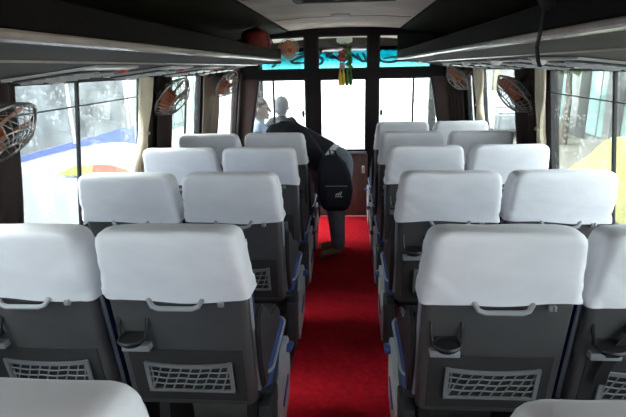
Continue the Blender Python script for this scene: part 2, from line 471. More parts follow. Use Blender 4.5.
f = pane([(.325, .69), (.97, .69), (.84, 1.395), (.325, 1.395)], 'glass_glare')
bm = BM(); add_box(bm, (.665, PY, 1.045), (.018, .03, .70)); build('divider', bm, 'rubber_black', f)
bm = BM(); ellip(bm, (.36, PY - .03, 1.06), (.014, .02, .035)); build('latch', bm, 'black_plastic', f)
# door
bm = BM()
xz(bm, [(-.255, .66), (-.222, .66), (-.222, 1.395), (-.255, 1.395)]); xz(bm, [(.203, .66), (.235, .66), (.235, 1.395), (.203, 1.395)])
xz(bm, [(-.222, .66), (.203, .66), (.203, .70), (-.222, .70)]); xz(bm, [(-.222, 1.375), (.203, 1.375), (.203, 1.395), (-.222, 1.395)])
d = struct('door_1', bm, 'frame_brown')
bm = BM(); add_box(bm, (-.01, PY, .335), (.49, .04, .65), bev=.006); build('panel', bm, 'panel_brown', d)
bm = BM(); add_box(bm, (-.01, PY, 1.04), (.43, .006, .68)); build('glass', bm, 'glass_plain', d)
bm = BM(); add_box(bm, (.19, PY - .04, .50), (.03, .05, .075), bev=.01); build('handle', bm, 'lamp_white', d)
bm = BM(); add_box(bm, (-.01, PY - .03, .672), (.46, .07, .022), bev=.006); build('ledge', bm, 'piping', d)

# windscreen at the very front of the cab
nwin += 1
bm = BM()
add_box(bm, (0, 6.45, .20), (2.4, .06, .44)); add_box(bm, (0, 6.45, 1.78), (2.4, .06, .17))
struct('wall_cab_front', bm, 'wall_trim')
bm = BM()
for s in (-1, 1): add_box(bm, (s * 1.08, 6.44, 1.08), (.09, .06, 1.34))
add_box(bm, (0, 6.44, .435), (2.16, .06, .035)); add_box(bm, (0, 6.44, 1.70), (2.16, .06, .035))
ws = struct('window_%d' % nwin, bm, 'rubber_black')
bm = BM(); add_box(bm, (0, 6.45, 1.08), (2.1, .008, 1.30)); build('glass', bm, 'glass_plain', ws)
top = [(-1.03, 1.715), (-.80, 1.725), (-.50, 1.73), (0, 1.735), (.5, 1.73), (.80, 1.725), (1.03, 1.715)]
bm = BM(); prism(bm, [(-1.03, 1.452), (1.03, 1.446)] + list(reversed(top)), 'y', 6.372, 6.374)
film = build('sun_strip', bm, 'teal_film', ws); film['label'] = 'see-through teal sun strip'
def ribbon(bm, pts, w, y):
    P = []
    for i in range(len(pts) - 1):       # Catmull-Rom smoothing
        p0 = Vector(pts[max(i - 1, 0)]); p1 = Vector(pts[i]); p2 = Vector(pts[i + 1]); p3 = Vector(pts[min(i + 2, len(pts) - 1)])
        for k in range(5):
            t = k / 5
            P.append(.5 * ((2 * p1) + (p2 - p0) * t + (2 * p0 - 5 * p1 + 4 * p2 - p3) * t * t + (3 * p1 - p0 - 3 * p2 + p3) * t ** 3))
    P.append(Vector(pts[-1])); A = []; B = []
    for i, p in enumerate(P):
        t = (P[min(i + 1, len(P) - 1)] - P[max(i - 1, 0)]); t = t.normalized() if t.length else Vector((1, 0))
        n = Vector((-t.y, t.x)); ww = w * (.55 + .45 * math.sin(math.pi * (i + 1) / (len(P) + 1)))
        A.append(p + n * ww); B.append(p - n * ww)
    loops = [[Vector((a.x, y, a.y)), Vector((b.x, y, b.y)), Vector((b.x, y + .002, b.y)), Vector((a.x, y + .002, a.y))] for a, b in zip(A, B)]
    rings_to_mesh(bm, loops)
STROKES = [[(-.896, 1.574), (-.851, 1.573), (-.868, 1.53), (-.907, 1.509)],
 [(-.639, 1.639), (-.508, 1.665), (-.461, 1.649), (-.566, 1.616), (-.66, 1.576), (-.605, 1.55), (-.455, 1.557)],
 [(-.165, 1.65), (-.268, 1.673), (-.328, 1.632), (-.276, 1.596), (-.285, 1.546), (-.322, 1.533)],
 [(-.224, 1.644), (-.084, 1.683), (-.003, 1.66), (-.047, 1.619), (-.158, 1.607), (-.224, 1.63), (-.187, 1.65), (-.099, 1.599), (-.048, 1.555)],
 [(.019, 1.688), (.063, 1.623), (.085, 1.531)], [(.034, 1.687), (.099, 1.63), (.173, 1.572)],
 [(.143, 1.65), (.195, 1.564), (.261, 1.556)], [(.216, 1.655), (.246, 1.591), (.268, 1.555)],
 [(.399, 1.616), (.451, 1.551), (.575, 1.542), (.683, 1.574), (.574, 1.598), (.465, 1.579)],
 [(.737, 1.573), (.811, 1.544), (.872, 1.556)], [(.827, 1.592), (.858, 1.543), (.966, 1.526)]]
bm = BM()
for i, st in enumerate(STROKES): ribbon(bm, st, .016, 6.366 - i * .0003)
build('lettering', bm, 'ink', film)

# cab fittings
db = BM(); prism(db, [(6.24, .16), (6.40, 0.16), (6.40, .46), (6.32, .49), (6.24, .45)], 'x', -1.08, 1.08)
tag(build('dashboard', db, 'piping'), 'pale grey dashboard below the windscreen beyond the partition', 'dashboard')
w = thing('windscreen_wiper', 'thin dark wiper lying across the bottom of the windscreen', 'wiper', (0, 6.48, .50))
bm = BM(); tube(bm, [(-.12, 0, .02), (.28, 0, .15)], .006, 6); build('arm', bm, 'rubber_black', w)
bm = BM(); tube(bm, [(-.04, .015, .02), (.40, .015, .09)], .007, 6); build('blade', bm, 'rubber_black', w)
cl = thing('cab_lamp', 'small white box lamp on the cab ceiling behind the middle top pane', 'lamp', (0, 5.75, 1.81))
bm = BM(); add_box(bm, (0, 0, -.03), (.17, .10, .05), bev=.01); build('housing', bm, 'lamp_white', cl)
bm = BM(); add_box(bm, (0, 0, -.06), (.12, .07, .012), bev=.004); build('lens', bm, 'console_silver', cl)
cs = thing('cab_bench', 'dark bench in the cab under the two seated people', 'bench', (-.86, 5.56, 0))
bm = BM(); add_box(bm, (0, 0, .11), (.46, .78, .22), bev=.02); build('base', bm, 'dark_plastic', cs)
bm = BM(); add_box(bm, (0, 0, .245), (.48, .80, .07), bev=.03); build('seat', bm, 'navy_cloth', cs)

# ------------------------------------------------------------------ luggage racks
def under_z(x): return 1.55 - .118 * (abs(x) - .5)
for s in (-1, 1):
    y0, y1 = -1.0, (4.20 if s < 0 else 4.95)
    nm = 'left' if s < 0 else 'right'
    rk = thing('luggage_rack', 'long dark overhead luggage rack above the %s windows' % nm, 'rack', (0, 0, 0), 'overhead luggage racks')
    def run(prof):
        bm = BM()
        rings_to_mesh(bm, [[Vector((s * min(x, wx(y, z) - .004), y, z)) for x, z in prof] for y in [y0] + [y0 + (y1 - y0) * k / 12 for k in range(1, 13)]])
        return bm
    build('shelf', run([(.52, 1.553), (.70, under_z(.70)), (1.3, 1.468), (1.3, 1.50), (.70, 1.575), (.53, 1.59)]), 'rack_under', rk)
    build('lip', run([(.503, 1.572), (.515, 1.565), (.545, 1.565), (.545, 1.630), (.53, 1.637), (.515, 1.630)]), 'rack_brown', rk)
    build('edge_rail', run([(.498, 1.556), (.503, 1.551), (.535, 1.549), (.55, 1.552), (.55, 1.566), (.503, 1.568), (.498, 1.563)]), 'rack_edge', rk)
    bm = BM(); tube(bm, [(s * .70, y0, under_z(.70) - .001), (s * .70, y1, under_z(.70) - .001)], .005, 6); build('seam', bm, 'rack_edge', rk)
    bm = BM(); add_box(bm, (s * .75, y1 + .012, 1.59), (.50, .024, .12), bev=.008); build('end_cap', bm, 'black_plastic', rk)
    if s > 0:
        bm = BM(); prism(bm, [(.50, 1.57), (1.0, 1.54), (1.0, 1.765), (.90, 1.785), (.56, 1.80), (.50, 1.812)], 'y', y1 + .026, y1 + .040); build('end_board', bm, 'black_plastic', rk)

# ventilation and reading light consoles on the rack undersides
def make_console():
    c = thing('light_console', None, 'light')
    bm = BM(); prism(bm, [(-.20, -.19), (.13, -.19), (.20, -.08), (.20, .12), (.13, .19), (-.20, .14)], 'z', -.008, 0); build('housing', bm, 'console_silver', c, angle=30)
    for k in range(2):
        x = -.11 + k * .15
        v = BM(); add_box(v, (x, 0, -.012), (.13, .24, .008), bev=.003); q = build('vent', v, 'console_dark', c)
        v = BM()
        for j in range(5): add_box(v, (x, -.096 + j * .048, -.0165), (.12, .012, .009), Euler((R(35), 0, 0)))
        build('louvre', v, 'console_silver', q)
    v = BM(); lathe(v, [(.0, -.026), (.022, -.024), (.028, -.006)], 16, Matrix.Translation((.13, .145, 0))); build('reading_light', v, 'lamp_white', c)
    v = BM(); add_box(v, (.145, -.11, -.012), (.045, .04, .012), bev=.003); build('button', v, 'red_bit', c)
    return c
con = make_console(); first = True
slot = {-1: [(1.80, 'nearest the camera'), (2.50, 'second along'), (3.16, 'third along'), (3.82, 'last along')],
        1: [(1.98, 'nearest the camera'), (2.58, 'second along'), (3.25, 'third along'), (3.95, 'last along')]}
for s in (-1, 1):
    for y, words in slot[s]:
        c = con if first else copy_tree(con); first = False
        c.location = (s * .94, y, under_z(.94) - .002)
        c.rotation_euler = (0, s * math.atan(.118), R(90))
        # long axis along the bus, tilted with the rack underside
        M = Matrix.Rotation(s * math.atan(.118), 4, 'Y') @ Matrix.Rotation(R(90), 4, 'Z')
        c.rotation_euler = M.to_euler()
        tag(c, 'silver air vent and light console under the %s rack, %s' % ('left' if s < 0 else 'right', words), 'light', 'vent and reading light consoles under the racks')

# ------------------------------------------------------------------ seats
T = 1.06
def yr(z): return (T - z) * .184
def hw(z):
    if z <= .80: return .226
    return .226 - (z - .80) / .25 * .022

def back_loft(zs, dx, off, hy, r):
    bm = BM(); loops = []
    for z, inset in zs:
        loops.append(rr(0, yr(z) + off, z, hw(z) + dx - inset, hy - inset * .35, r))
    rings_to_mesh(bm, loops); return bm

def make_cover(seed):
    bm = BM(); loops = []
    zs = [(.816, 0), (.822, 0), (.835, 0), (.85, 0), (.865, 0), (.88, 0), (.895, 0), (.91, 0), (.925, 0), (.94, 0), (.955, 0), (.97, 0), (.983, 0), (.996, .000), (1.014, .001), (1.028, .004), (1.038, .010), (1.045, .020), (1.049, .045)]
    n = 10
    for z, ins in zs:
        w = hw(z) + .0085 - ins; hy = max(.072 - ins * .55, .022); cy = yr(z) + .060
        # dense outline so the cloth can fold
        base = rr(0, cy, z, w, hy, .026, 4); pts = []
        L = []
        for i, p in enumerate(base):
            q = base[(i + 1) % len(base)]; d = (q - p).length
            k = 30 if d > .2 else (6 if d > .05 else 1)
            for t in range(k): pts.append(p.lerp(q, t / k))
        loops.append(pts)
    m = min(len(l) for l in loops); assert all(len(l) == m for l in loops) or True
    if not all(len(l) == m for l in loops):   # resample to the same count
        N = 120; new = []
        for l in loops:
            per = [0]
            for i in range(len(l)): per.append(per[-1] + (l[(i + 1) % len(l)] - l[i]).length)
            out = []; j = 0
            for k in range(N):
                d = per[-1] * k / N
                while per[j + 1] < d: j += 1
                t = (d - per[j]) / max(per[j + 1] - per[j], 1e-9)
                out.append(l[j].lerp(l[(j + 1) % len(l)], t))
            new.append(out)
        loops = new
    for li, lp in enumerate(loops):
        z = lp[0].z; f = max(0, min(1, (1.04 - z) / .12))
        c = Vector((0, yr(z) + .060, z))
        for i, p in enumerate(lp):
            v = Vector((p.x * 3.0 + seed * 7.3, p.y * 5, p.z * 9 + p.x * 5 * (1 if seed % 2 else -1)))
            nz = noise.noise(v) + .5 * noise.noise(v * 2.3) + .9 * max(0, abs(p.x) - .08) / .14 * noise.noise(Vector((p.x * 4 + seed * 5, p.y * 3, p.z * 30 - abs(p.x) * 22)))
            d = (p - c); d.z = 0; d = d.normalized() if d.length else d
            d.x *= .6; edge = .5 + 1.2 * (abs(p.x) / .24) ** 3
            lp[i] = p + Vector((d.x, (1 if p.y > c.y else -1) * min(1, abs(d.y) * 6) * .9, 0)) * nz * .0060 * f * edge
            if li < 2: lp[i].z += .007 * noise.noise(Vector((p.x * 6 + seed * 3, p.y * 8, 1.7))) + .010 * math.cos(p.x * 9 + seed) * .6
            if li >= 15: lp[i].z += .004 * noise.noise(Vector((p.x * 9 + seed * 11, p.y * 7, 4)))
            lp[i].z -= (.7 * max(0, abs(p.x) - .15) ** 2 + .16 * max(0, p.y - c.y + .01)) if li >= 13 else 0
    rings_to_mesh(bm, loops, cap0=False, cap1=True)
    # turned-in hem so the cloth has an inside
    bm.verts.ensure_lookup_table(); n = len(loops[0])
    low = bm.verts[:n]; inn = []
    for v in low:
        c = Vector((0, yr(v.co.z) + .060, v.co.z)); inn.append(bm.verts.new(c + (v.co - c) * .955 + Vector((0, 0, .012))))
    for i in range(n): bm.faces.new((low[(i + 1) % n], low[i], inn[i], inn[(i + 1) % n]))
    return bm

def make_seat(a, holder=True, seed=0):
    """a = +1 / -1: the side the aisle is on; 0 for a window seat."""
    s = thing('bus_seat', None, 'seat')
    bm = back_loft([(.375, .012), (.39, 0), (.55, 0), (.66, 0), (.80, 0), (.92, 0), (1.00, .004)], -.006, .028, .028, .022); build('back_shell', bm, 'shell_plastic', s)
    bm = back_loft([(.40, .012), (.43, 0), (.60, 0), (.80, 0), (.93, .004), (1.00, .016)], .002, .077, .038, .03); bc = build('back_cushion', bm, 'navy_cloth', s)
    for sx in (-1, 1):
        bm = BM(); tube(bm, [(sx * (hw(z) - .003), yr(z) + .050, z) for z in (.41, .5, .6, .7, .80, .83)], .0075, 6); build('piping', bm, 'piping', bc)
    build('head_cover', make_cover(seed), 'white_cloth', s, angle=60)
    # lower recessed panel
    bm = BM(); rings_to_mesh(bm, [[(x, yr(z) - .004 + dy, z) for x, z, dy in ((-.19, .40, 0), (.19, .40, 0), (.19, .615, 0), (-.19, .615, 0))], [(x, yr(z) + .02, z) for x, z in ((-.20, .395), (.20, .395), (.20, .625), (-.20, .625))]])
    build('lower_panel', bm, 'pocket_dark', s)
    # grab handle
    bm = BM()
    P = [(x, yr(z) - d, z) for x, z, d in ((-.080, .83, -.01), (-.077, .818, .014), (-.066, .801, .024), (-.048, .794, .026), (.060, .794, .026), (.078, .801, .024), (.089, .818, .014), (.092, .83, -.01))]
    tube(bm, P, .0085, 8, flat=.8); g = build('grab_handle', bm, 'light_plastic', s)
    bm = BM(); add_box(bm, (.146, yr(.805) - .012, .805), (.020, .014, .018), bev=.004); add_box(bm, (.152, yr(.805) - .018, .808), (.008, .014, .016), bev=.002)
    build('coat_hook', bm, 'light_plastic', s)
    if holder:
        h = BM(); zc = .675; yc = yr(zc)
        for sx in (-1, 1):
            tube(h, [(-.150 + sx * .046, yc - .004, .750), (-.150 + sx * .047, yc - .020, .715), (-.150 + sx * .042, yc - .026, .68)], .0075, 6, flat=.8)
        torus(h, (-.150, yc - .034, .680), .038, .0075, seg=20)
        add_box(h, (-.150, yc + .002, .712), (.08, .010, .085), bev=.003)
        lathe(h, [(.030, .662), (.037, .672), (.038, .684), (.030, .684)], 18, Matrix.Translation((-.150, yc - .034, 0)))
        hb = build('cup_holder', h, 'black_plastic', s)
        h = BM(); add_box(h, (-.150, yr(.637) - .012, .637), (.092, .036, .024), bev=.004)
        build('holder_base', h, 'light_plastic', hb)
    # net pocket
    x0, x1, z0, z1 = -.140, .155, .445, .572; b = .013
    def P3(x, z, d=.012): return Vector((x, yr(z) - d, z))
    def sag(x): t = (x - (x0 + x1) / 2) / ((x1 - x0) / 2); return -.013 * (1 - t * t)
    bm = BM(); N = 10
    def strip(pts_lo, pts_hi):
        rings_to_mesh(bm, [[P3(*a, .008), P3(*a, .017), P3(*c, .017), P3(*c, .008)] for a, c in zip(pts_lo, pts_hi)])
    xs = [x0 + (x1 - x0) * k / N for k in range(N + 1)]
    strip([(x, z1 - b + sag(x)) for x in xs], [(x, z1 + sag(x)) for x in xs])
    strip([(x, z0) for x in xs], [(x, z0 + b * .7) for x in xs])
    strip([(x0, z0), (x0, z1)], [(x0 + b, z0), (x0 + b, z1)]); strip([(x1 - b, z0), (x1 - b, z1)], [(x1, z0), (x1, z1)])
    pk = build('seat_pocket', bm, 'net_frame', s)
    bm = BM()
    for k in range(1, 4):
        z = z0 + b * .7 + (z1 - z0 - b * 1.6) * k / 4
        tube(bm, [P3(x, z + sag(x) * (z - z0) / (z1 - z0) + .002 * math.sin(i * 2)) for i, x in enumerate(xs)], .0028, 5)
    for k in range(-1, 9):
        xa = x0 + b + k * .034; xb = xa + .042
        if xa < x0 + b: xa = x0 + b
        if xb > x1 - b: xb = x1 - b
        if xa < xb: tube(bm, [P3(xa, z0 + .008), P3((xa + xb) / 2 + .004, (z0 + z1) / 2), P3(xb, z1 - .012 + sag(xb))], .0028, 5)
    build('net', bm, 'net_frame', pk)
    # cushion, pedestal
    c0 = a * .020
    bm = BM(); rings_to_mesh(bm, [rr(c0, .42, z, .218 + abs(c0) - i, .215 - i, .05) for z, i in ((.37, .02), (.378, .006), (.40, 0), (.44, 0), (.468, .008), (.482, .03), (.487, .07))])
    cu = build('seat_cushion', bm, 'blue_cloth', s)
    bm = BM(); tube(bm, rr(c0, .42, .447, .220 + abs(c0), .217, .05) + [rr(c0, .42, .447, .220 + abs(c0), .217, .05)[0]], .006, 6); build('piping', bm, 'piping', cu)
    bm = BM(); add_box(bm, (c0, .42, .335), (.44 + abs(c0), .38, .06), bev=.01); build('seat_frame', bm, 'dark_plastic', s)
    for sx in (-1, 1):
        bm = BM(); prism(bm, [(.22, 0.016), (.52, 0.016), (.47, .28), (.27, .28)], 'x', sx * .17 - .02, sx * .17 + .02); build('leg', bm, 'dark_plastic', s)
    if a:
        X = a * .250
        bm = BM(); prism(bm, [(.26, .12), (.30, .06), (.58, .10), (.63, .20), (.63, .34), (.58, .385), (.48, .37), (.42, .30), (.28, .28)], 'x', X, X + a * .022); sp = build('side_panel', bm, 'side_panel', s)
        bm = BM(); limb(bm, [(X + a * .03, .545, .345), (X + a * .034, .60, .335)], [.018, .013], 10); build('recline_lever', bm, 'lever_blue', sp)
        bm = BM(); add_box(bm, (X + a * .024, .46, .20), (.006, .16, .022), Euler((R(12), 0, 0)), bev=.002); build('blue_mark', bm, 'lever_blue', sp)
        bm = BM(); prism(bm, [(.16, .42), (.50, .40), (.555, .44), (.56, .52), (.50, .575), (.34, .60), (.24, .70), (.18, .735), (.125, .72), (.11, .66), (.13, .55)], 'x', a * .229, a * .248)
        bmesh.ops.bevel(bm, geom=list(bm.edges), offset=.007, segments=2, affect='EDGES'); build('armrest', bm, 'armrest_grey', s)
        bm = BM(); add_box(bm, (a * .241, .23, .22), (.05, .15, .26), bev=.008); build('pivot_box', bm, 'armrest_grey', s)
    return s

XL, XLA, XR, XRA = .978, .490, .972, .493          # seat centres: window column, aisle column
ROWY = {1: .53, 2: 1.335, 3: 2.14, 4: 2.89, 5: 3.55, 6: 4.20}
ROWN = {1: 'closest row at the bottom edge', 2: 'second row ahead', 3: 'third row ahead', 4: 'fourth row ahead', 5: 'fifth row ahead', 6: 'frontmost row by the partition'}
proto = {}
for a in (1, -1, 0):
    for v in range(3 if a else 4): proto[(a, v)] = None
layout = [(r, -XL, 0) for r in (2, 3, 4, 5)] + [(r, -XLA, 1) for r in (1, 2, 3, 4, 5)] + [(r, XRA, -1) for r in (1, 2, 3, 4, 5, 6)] + [(r, XR, 0) for r in (2, 3, 4, 5, 6)]
SEATS = {}
for r, x, a in layout:
    v = (r + (2 if x > 0 else 0)) % 3; key = (a, v)
    if proto[key] is None:
        s = proto[key] = make_seat(a, True, v * 3 + (a + 1) + 1)
    else: s = copy_tree(proto[key])
    s.location = (x, ROWY[r] - (.020 if r == 1 and x > 0 else 0), 0)
    side = 'left' if x < 0 else 'right'; where = 'window' if a == 0 else 'aisle'
    tag(s, 'white-covered bus seat, %s side %s, %s' % (side, where, ROWN[r]), 'seat', 'bus seats with white head covers')
    SEATS[(r, side, where)] = s

# webbing belts lying over two of the window seats' backs
s = SEATS[(2, 'right', 'window')]
b = BM(); z_ = [(-.085, .77), (-.105, .71), (-.135, .64), (-.15, .575), (-.15, .53)]
rings_to_mesh(b, [[(x - .02, yr(z) - .03, z), (x + .02, yr(z) - .03, z), (x + .02, yr(z) - .026, z), (x - .02, yr(z) - .026, z)] for x, z in z_])
o = build('seat_belt', b, 'belt', s); o['label'] = 'black webbing belt'

# ------------------------------------------------------------------ fans
def make_fan():
    f = thing('wall_fan', None, 'fan')
    Rr = .155
    bm = BM()
    def prof(t): return (Rr * (.30 + .70 * t), .075 * (1 - t ** 2.2))
    for zsgn, depth in ((1, 1.0), (-1, .75)):
        for k in range(28):
            a = 2 * math.pi * k / 28; pts = []
            for t in (0, .35, .65, .88, 1):
                r, z = prof(t); pts.append((r * math.cos(a), r * math.sin(a), zsgn * z * depth))
            tube(bm, pts, .0022, 4)
        r, z = prof(0); torus(bm, (0, 0, zsgn * z * depth), r, .004, seg=18, s2=5)
        r, z = prof(.5); torus(bm, (0, 0, zsgn * z * depth), r, .003, seg=24, s2=5)
    torus(bm, (0, 0, 0), Rr, .0055, seg=30)
    build('cage', bm, 'fan_wire', f)
    bm = BM()
    for k in range(4):
        a0 = math.pi / 2 * k; loops = []
        for t in range(7):
            r = .03 + (.135 - .03) * t / 6; wdt = .34 + .55 * math.sin(math.pi * min(1, t / 6 * .75 + .1))
            lp = []
            for u in (-1, -.3, .3, 1):
                a = a0 + u * wdt; lp.append(Vector((r * math.cos(a), r * math.sin(a), u * .022)))
            loops.append(lp + [p + Vector((0, 0, .003)) for p in reversed(lp)])
        rings_to_mesh(bm, loops)
    bl = build('blade_rotor', bm, 'fan_orange', f)
    bm = BM(); lathe(bm, [(.001, .035), (.03, .03), (.036, 0), (.036, -.02), (.001, -.02)], 16); build('hub', bm, 'fan_orange', bl)
    bm = BM(); lathe(bm, [(.001, -.055), (.05, -.06), (.056, -.09), (.05, -.14), (.02, -.15), (.001, -.15)], 18); build('motor', bm, 'fan_dark', f)
    return f
fan = make_fan(); firstf = True
fans = [(-1, (-1.12, 1.575, 1.31), (.60, -.04, -.78), 'near left window at the edge of view'),
        (-1, (-1.12, 3.31, 1.33), (.75, -.14, -.65), 'beside the tied curtain between the left windows'),
        (-1, (-1.0, 4.38, 1.375), (.72, -.26, -.56), 'by the left end of the front partition'),
        (1, (1.12, 3.40, 1.305), (-.75, -.04, -.65), 'beside the tied curtain between the right windows'),
        (1, (1.0, 4.62, 1.38), (-.72, -.20, -.60), 'by the right end of the front partition')]
for s, loc, n, words in fans:
    f = fan if firstf else copy_tree(fan); firstf = False
    if loc[1] > 4: f.scale = (.84, .84, .84)
    f.location = loc; f.rotation_euler = Vector(n).to_track_quat('Z', 'Y').to_euler()
    f['label'] = 'small caged fan with orange blades ' + words; f['category'] = 'fan'; f['group'] = 'caged fans on the side pillars'
    # bracket from the motor to the wall
    m_ = f.location + Vector(n).normalized() * -.14 * f.scale.x
    wloc = Vector((s * (wx(loc[1] + .03, 1.40) - .004), loc[1] + .05, 1.40))
    Mi = (Matrix.Translation(f.location) @ f.rotation_euler.to_matrix().to_4x4() @ Matrix.Diagonal((*f.scale, 1))).inverted()
    bm = BM(); tube(bm, [Mi @ p for p in (m_, m_.lerp(wloc, .5) + Vector((0, 0, .03)), wloc)], .012, 8); build('bracket', bm, 'fan_dark', f)
f = copy_tree(fan)
for ch in list(f.children):
    if ch.name.startswith('bracket'):
        bpy.data.objects.remove(ch)
f.scale = (.72, .72, .72); f.location = (-.60, 5.62, 1.69); f.rotation_euler = Vector((.3, -.9, -.15)).to_track_quat('Z', 'Y').to_euler()
tag(f, 'caged fan under the cab ceiling behind the left top pane', 'fan', 'caged fans on the side pillars')
bm = BM(); tube(bm, [(0, 0, -.13), (0, .08, -.14), (0, .13, -.13)], .012, 8); build('bracket', bm, 'fan_dark', f)

# ------------------------------------------------------------------ curtains
def curtain(s, y0, y1, zt, zb, m, label, tie=None, pleats=5, skew=0.0, inset=.035, amp=.014):
    c = thing('curtain', label, 'curtain', (s * wx((y0 + y1) / 2, 1.0), (y0 + y1) / 2, 0), 'curtains tied between the windows')
    ox, oy = c.location.x, c.location.y
    bm = BM(); loops = []; N = pleats * 6
    for k in range(15):
        z = zt + (zb - zt) * k / 14
        sc = 1.0
        if tie:
            sc = 1 - .60 * math.exp(-((z - tie) / .12) ** 2)
        yc = (y0 + y1) / 2 + skew * (k / 14); hwid = (y1 - y0) / 2 * sc
        fr, bk = [], []
        for i in range(N + 1):
            u = i / N * 2 - 1; y = yc + u * hwid
            ph = math.sin(i / 6 * 2 * math.pi + .5 * math.sin(z * 7)); d = inset + amp * ph / max(sc, .6) * (.6 + .4 * k / 14)
            fr.append(Vector((s * (wx(y, z) - d - .004) - ox, y - oy, z))); bk.append(Vector((s * (wx(y, z) - d + .002) - ox, y - oy, z)))
        loops.append(fr + list(reversed(bk)))
    rings_to_mesh(bm, loops); build('cloth', bm, m, c, angle=60)
    if tie:
        bm = BM(); h_ = (y1 - y0) / 2 * .44; yc = (y0 + y1) / 2 + skew * ((tie - zt) / (zb - zt))
        tube(bm, [(s * (wx(y, tie) - inset - d) - ox, y - oy, tie + dz) for y, d, dz in ((yc - h_, 0, .02), (yc - h_ * .6, .026, .006), (yc, .03, 0), (yc + h_ * .6, .026, .006), (yc + h_, 0, .02))], .011, 6, flat=.5)
        build('tieback', bm, m, c)
    return c
curtain(-1, 1.58, 1.82, 1.46, .55, 'curtain_dark', 'dark brown curtain at the left edge under the nearest fan', pleats=3)
curtain(-1, 2.98, 3.20, 1.46, .60, 'curtain_beige', 'narrow beige curtain tied beside the second left pane', tie=1.12, pleats=4, skew=-.15)
curtain(-1, 3.26, 3.54, 1.46, .60, 'curtain_dark', 'dark brown curtain gathered behind the second left fan', pleats=5)
curtain(-1, 4.34, 4.60, 1.46, .60, 'curtain_tan', 'tan curtain gathered under the left fan close to the partition', pleats=4)
curtain(-1, 4.92, 4.97, 1.46, .60, 'curtain_dark', 'dark brown curtain at the left end of the partition', pleats=3)
curtain(1, 3.10, 3.27, 1.46, .60, 'curtain_beige', 'narrow beige curtain tied beside the big right pane', tie=1.10, pleats=3)
curtain(1, 3.30, 3.66, 1.46, .60, 'curtain_dark', 'dark brown curtain gathered behind the right fan', pleats=6)
curtain(1, 4.44, 4.58, 1.46, .60, 'curtain_beige', 'narrow pale curtain at the front edge of the second right pane', tie=1.15, pleats=3)
curtain(1, 4.74, 4.96, 1.46, .60, 'curtain_dark', 'dark brown curtain at the right end of the partition', pleats=4)
for s, y0, y1, z0, z1 in ((-1, .2, 3.2, 1.345, 1.352), (1, .3, 3.3, 1.322, 1.328)):
    bm = BM(); tube(bm, [(s * (wx(y, z0) - .012), y, z0 + (z1 - z0) * k / 6 - .006 * math.sin(math.pi * k / 6)) for k, y in enumerate([y0 + (y1 - y0) * j / 6 for j in range(7)])], .0035, 6)
    tag(build('curtain_wire', bm, 'wire_dark'), 'thin dark curtain wire stretched across the big %s pane' % ('left' if s < 0 else 'right'), 'wire')

# ------------------------------------------------------------------ things on the racks, garland
def lumpy(bm, c, h, seed, amp=.12, n=18, rows=9):
    loops = []
    for k in range(rows):
        t = -1 + 2 * k / (rows - 1); t = max(-.97, min(.97, t)); rr_ = (1 - abs(t) ** 3.2) ** .5
        lp = []
        for i in range(n):
            a = 2 * math.pi * i / n; cx = abs(math.cos(a)) ** .7 * (1 if math.cos(a) > 0 else -1); sx = abs(math.sin(a)) ** .7 * (1 if math.sin(a) > 0 else -1)
            q = 1 + amp * noise.noise(Vector((cx * 1.6 + seed, sx * 1.6, t * 1.8)))
            lp.append(Vector((c[0] + h[0] * rr_ * cx * q, c[1] + h[1] * rr_ * sx * q, c[2] + h[2] * t)))
        loops.append(lp)
    rings_to_mesh(bm, loops)
rb = thing('red_bag', 'dark red striped bag lying on the end of the left rack', 'bag', (-.665, 3.985, 1.590))
bm = BM(); lumpy(bm, (0, 0, .103), (.105, .19, .100), 3); build('body', bm, 'bag_red', rb)
for k in range(3):
    bm = BM(); y = -.08 + k * .085
    tube(bm, [(.108, y, .03), (.118, y + .01, .10), (.09, y + .02, .165), (.0, y + .02, .195)], .009, 6, flat=.5); build('stripe', bm, 'garland_red' if k % 2 else 'bag_black', rb)
bm = BM(); tube(bm, [(.0, -.10, .185), (.02, -.05, .21), (.02, .03, .212), (0, .08, .19)], .008, 6); build('handle', bm, 'bag_black', rb)
bb = thing('black_bag', 'black bag on the right rack with its strap dangling', 'bag', (.69, 1.22, 1.59))
bm = BM(); lumpy(bm, (0, .02, .102), (.10, .17, .095), 9, .2); build('body', bm, 'bag_black', bb)
bm = BM()
rings_to_mesh(bm, [[Vector((x, y - .008, z)), Vector((x, y + .008, z)), Vector((x + .004, y + .008, z)), Vector((x + .004, y - .008, z))] for x, y, z in ((-.08, .02, .15), (-.14, .02, .115), (-.195, .02, .085), (-.206, .016, .06), (-.207, .012, .02), (-.205, .03, -.03), (-.207, .035, -.06), (-.208, .015, -.09), (-.208, .0, -.103))])
build('strap', bm, 'bag_black', bb)
bm = BM(); tube(bm, [(-.09, -.05, .10), (-.15, -.06, .10), (-.185, -.05, .105), (-.215, -.03, .075), (-.212, -.02, .03), (-.218, .005, .06), (-.185, .03, .105), (-.215, .05, .07), (-.185, .06, .11), (-.08, .06, .15)], .018, 8); build('strap', bm, 'bag_black', bb)

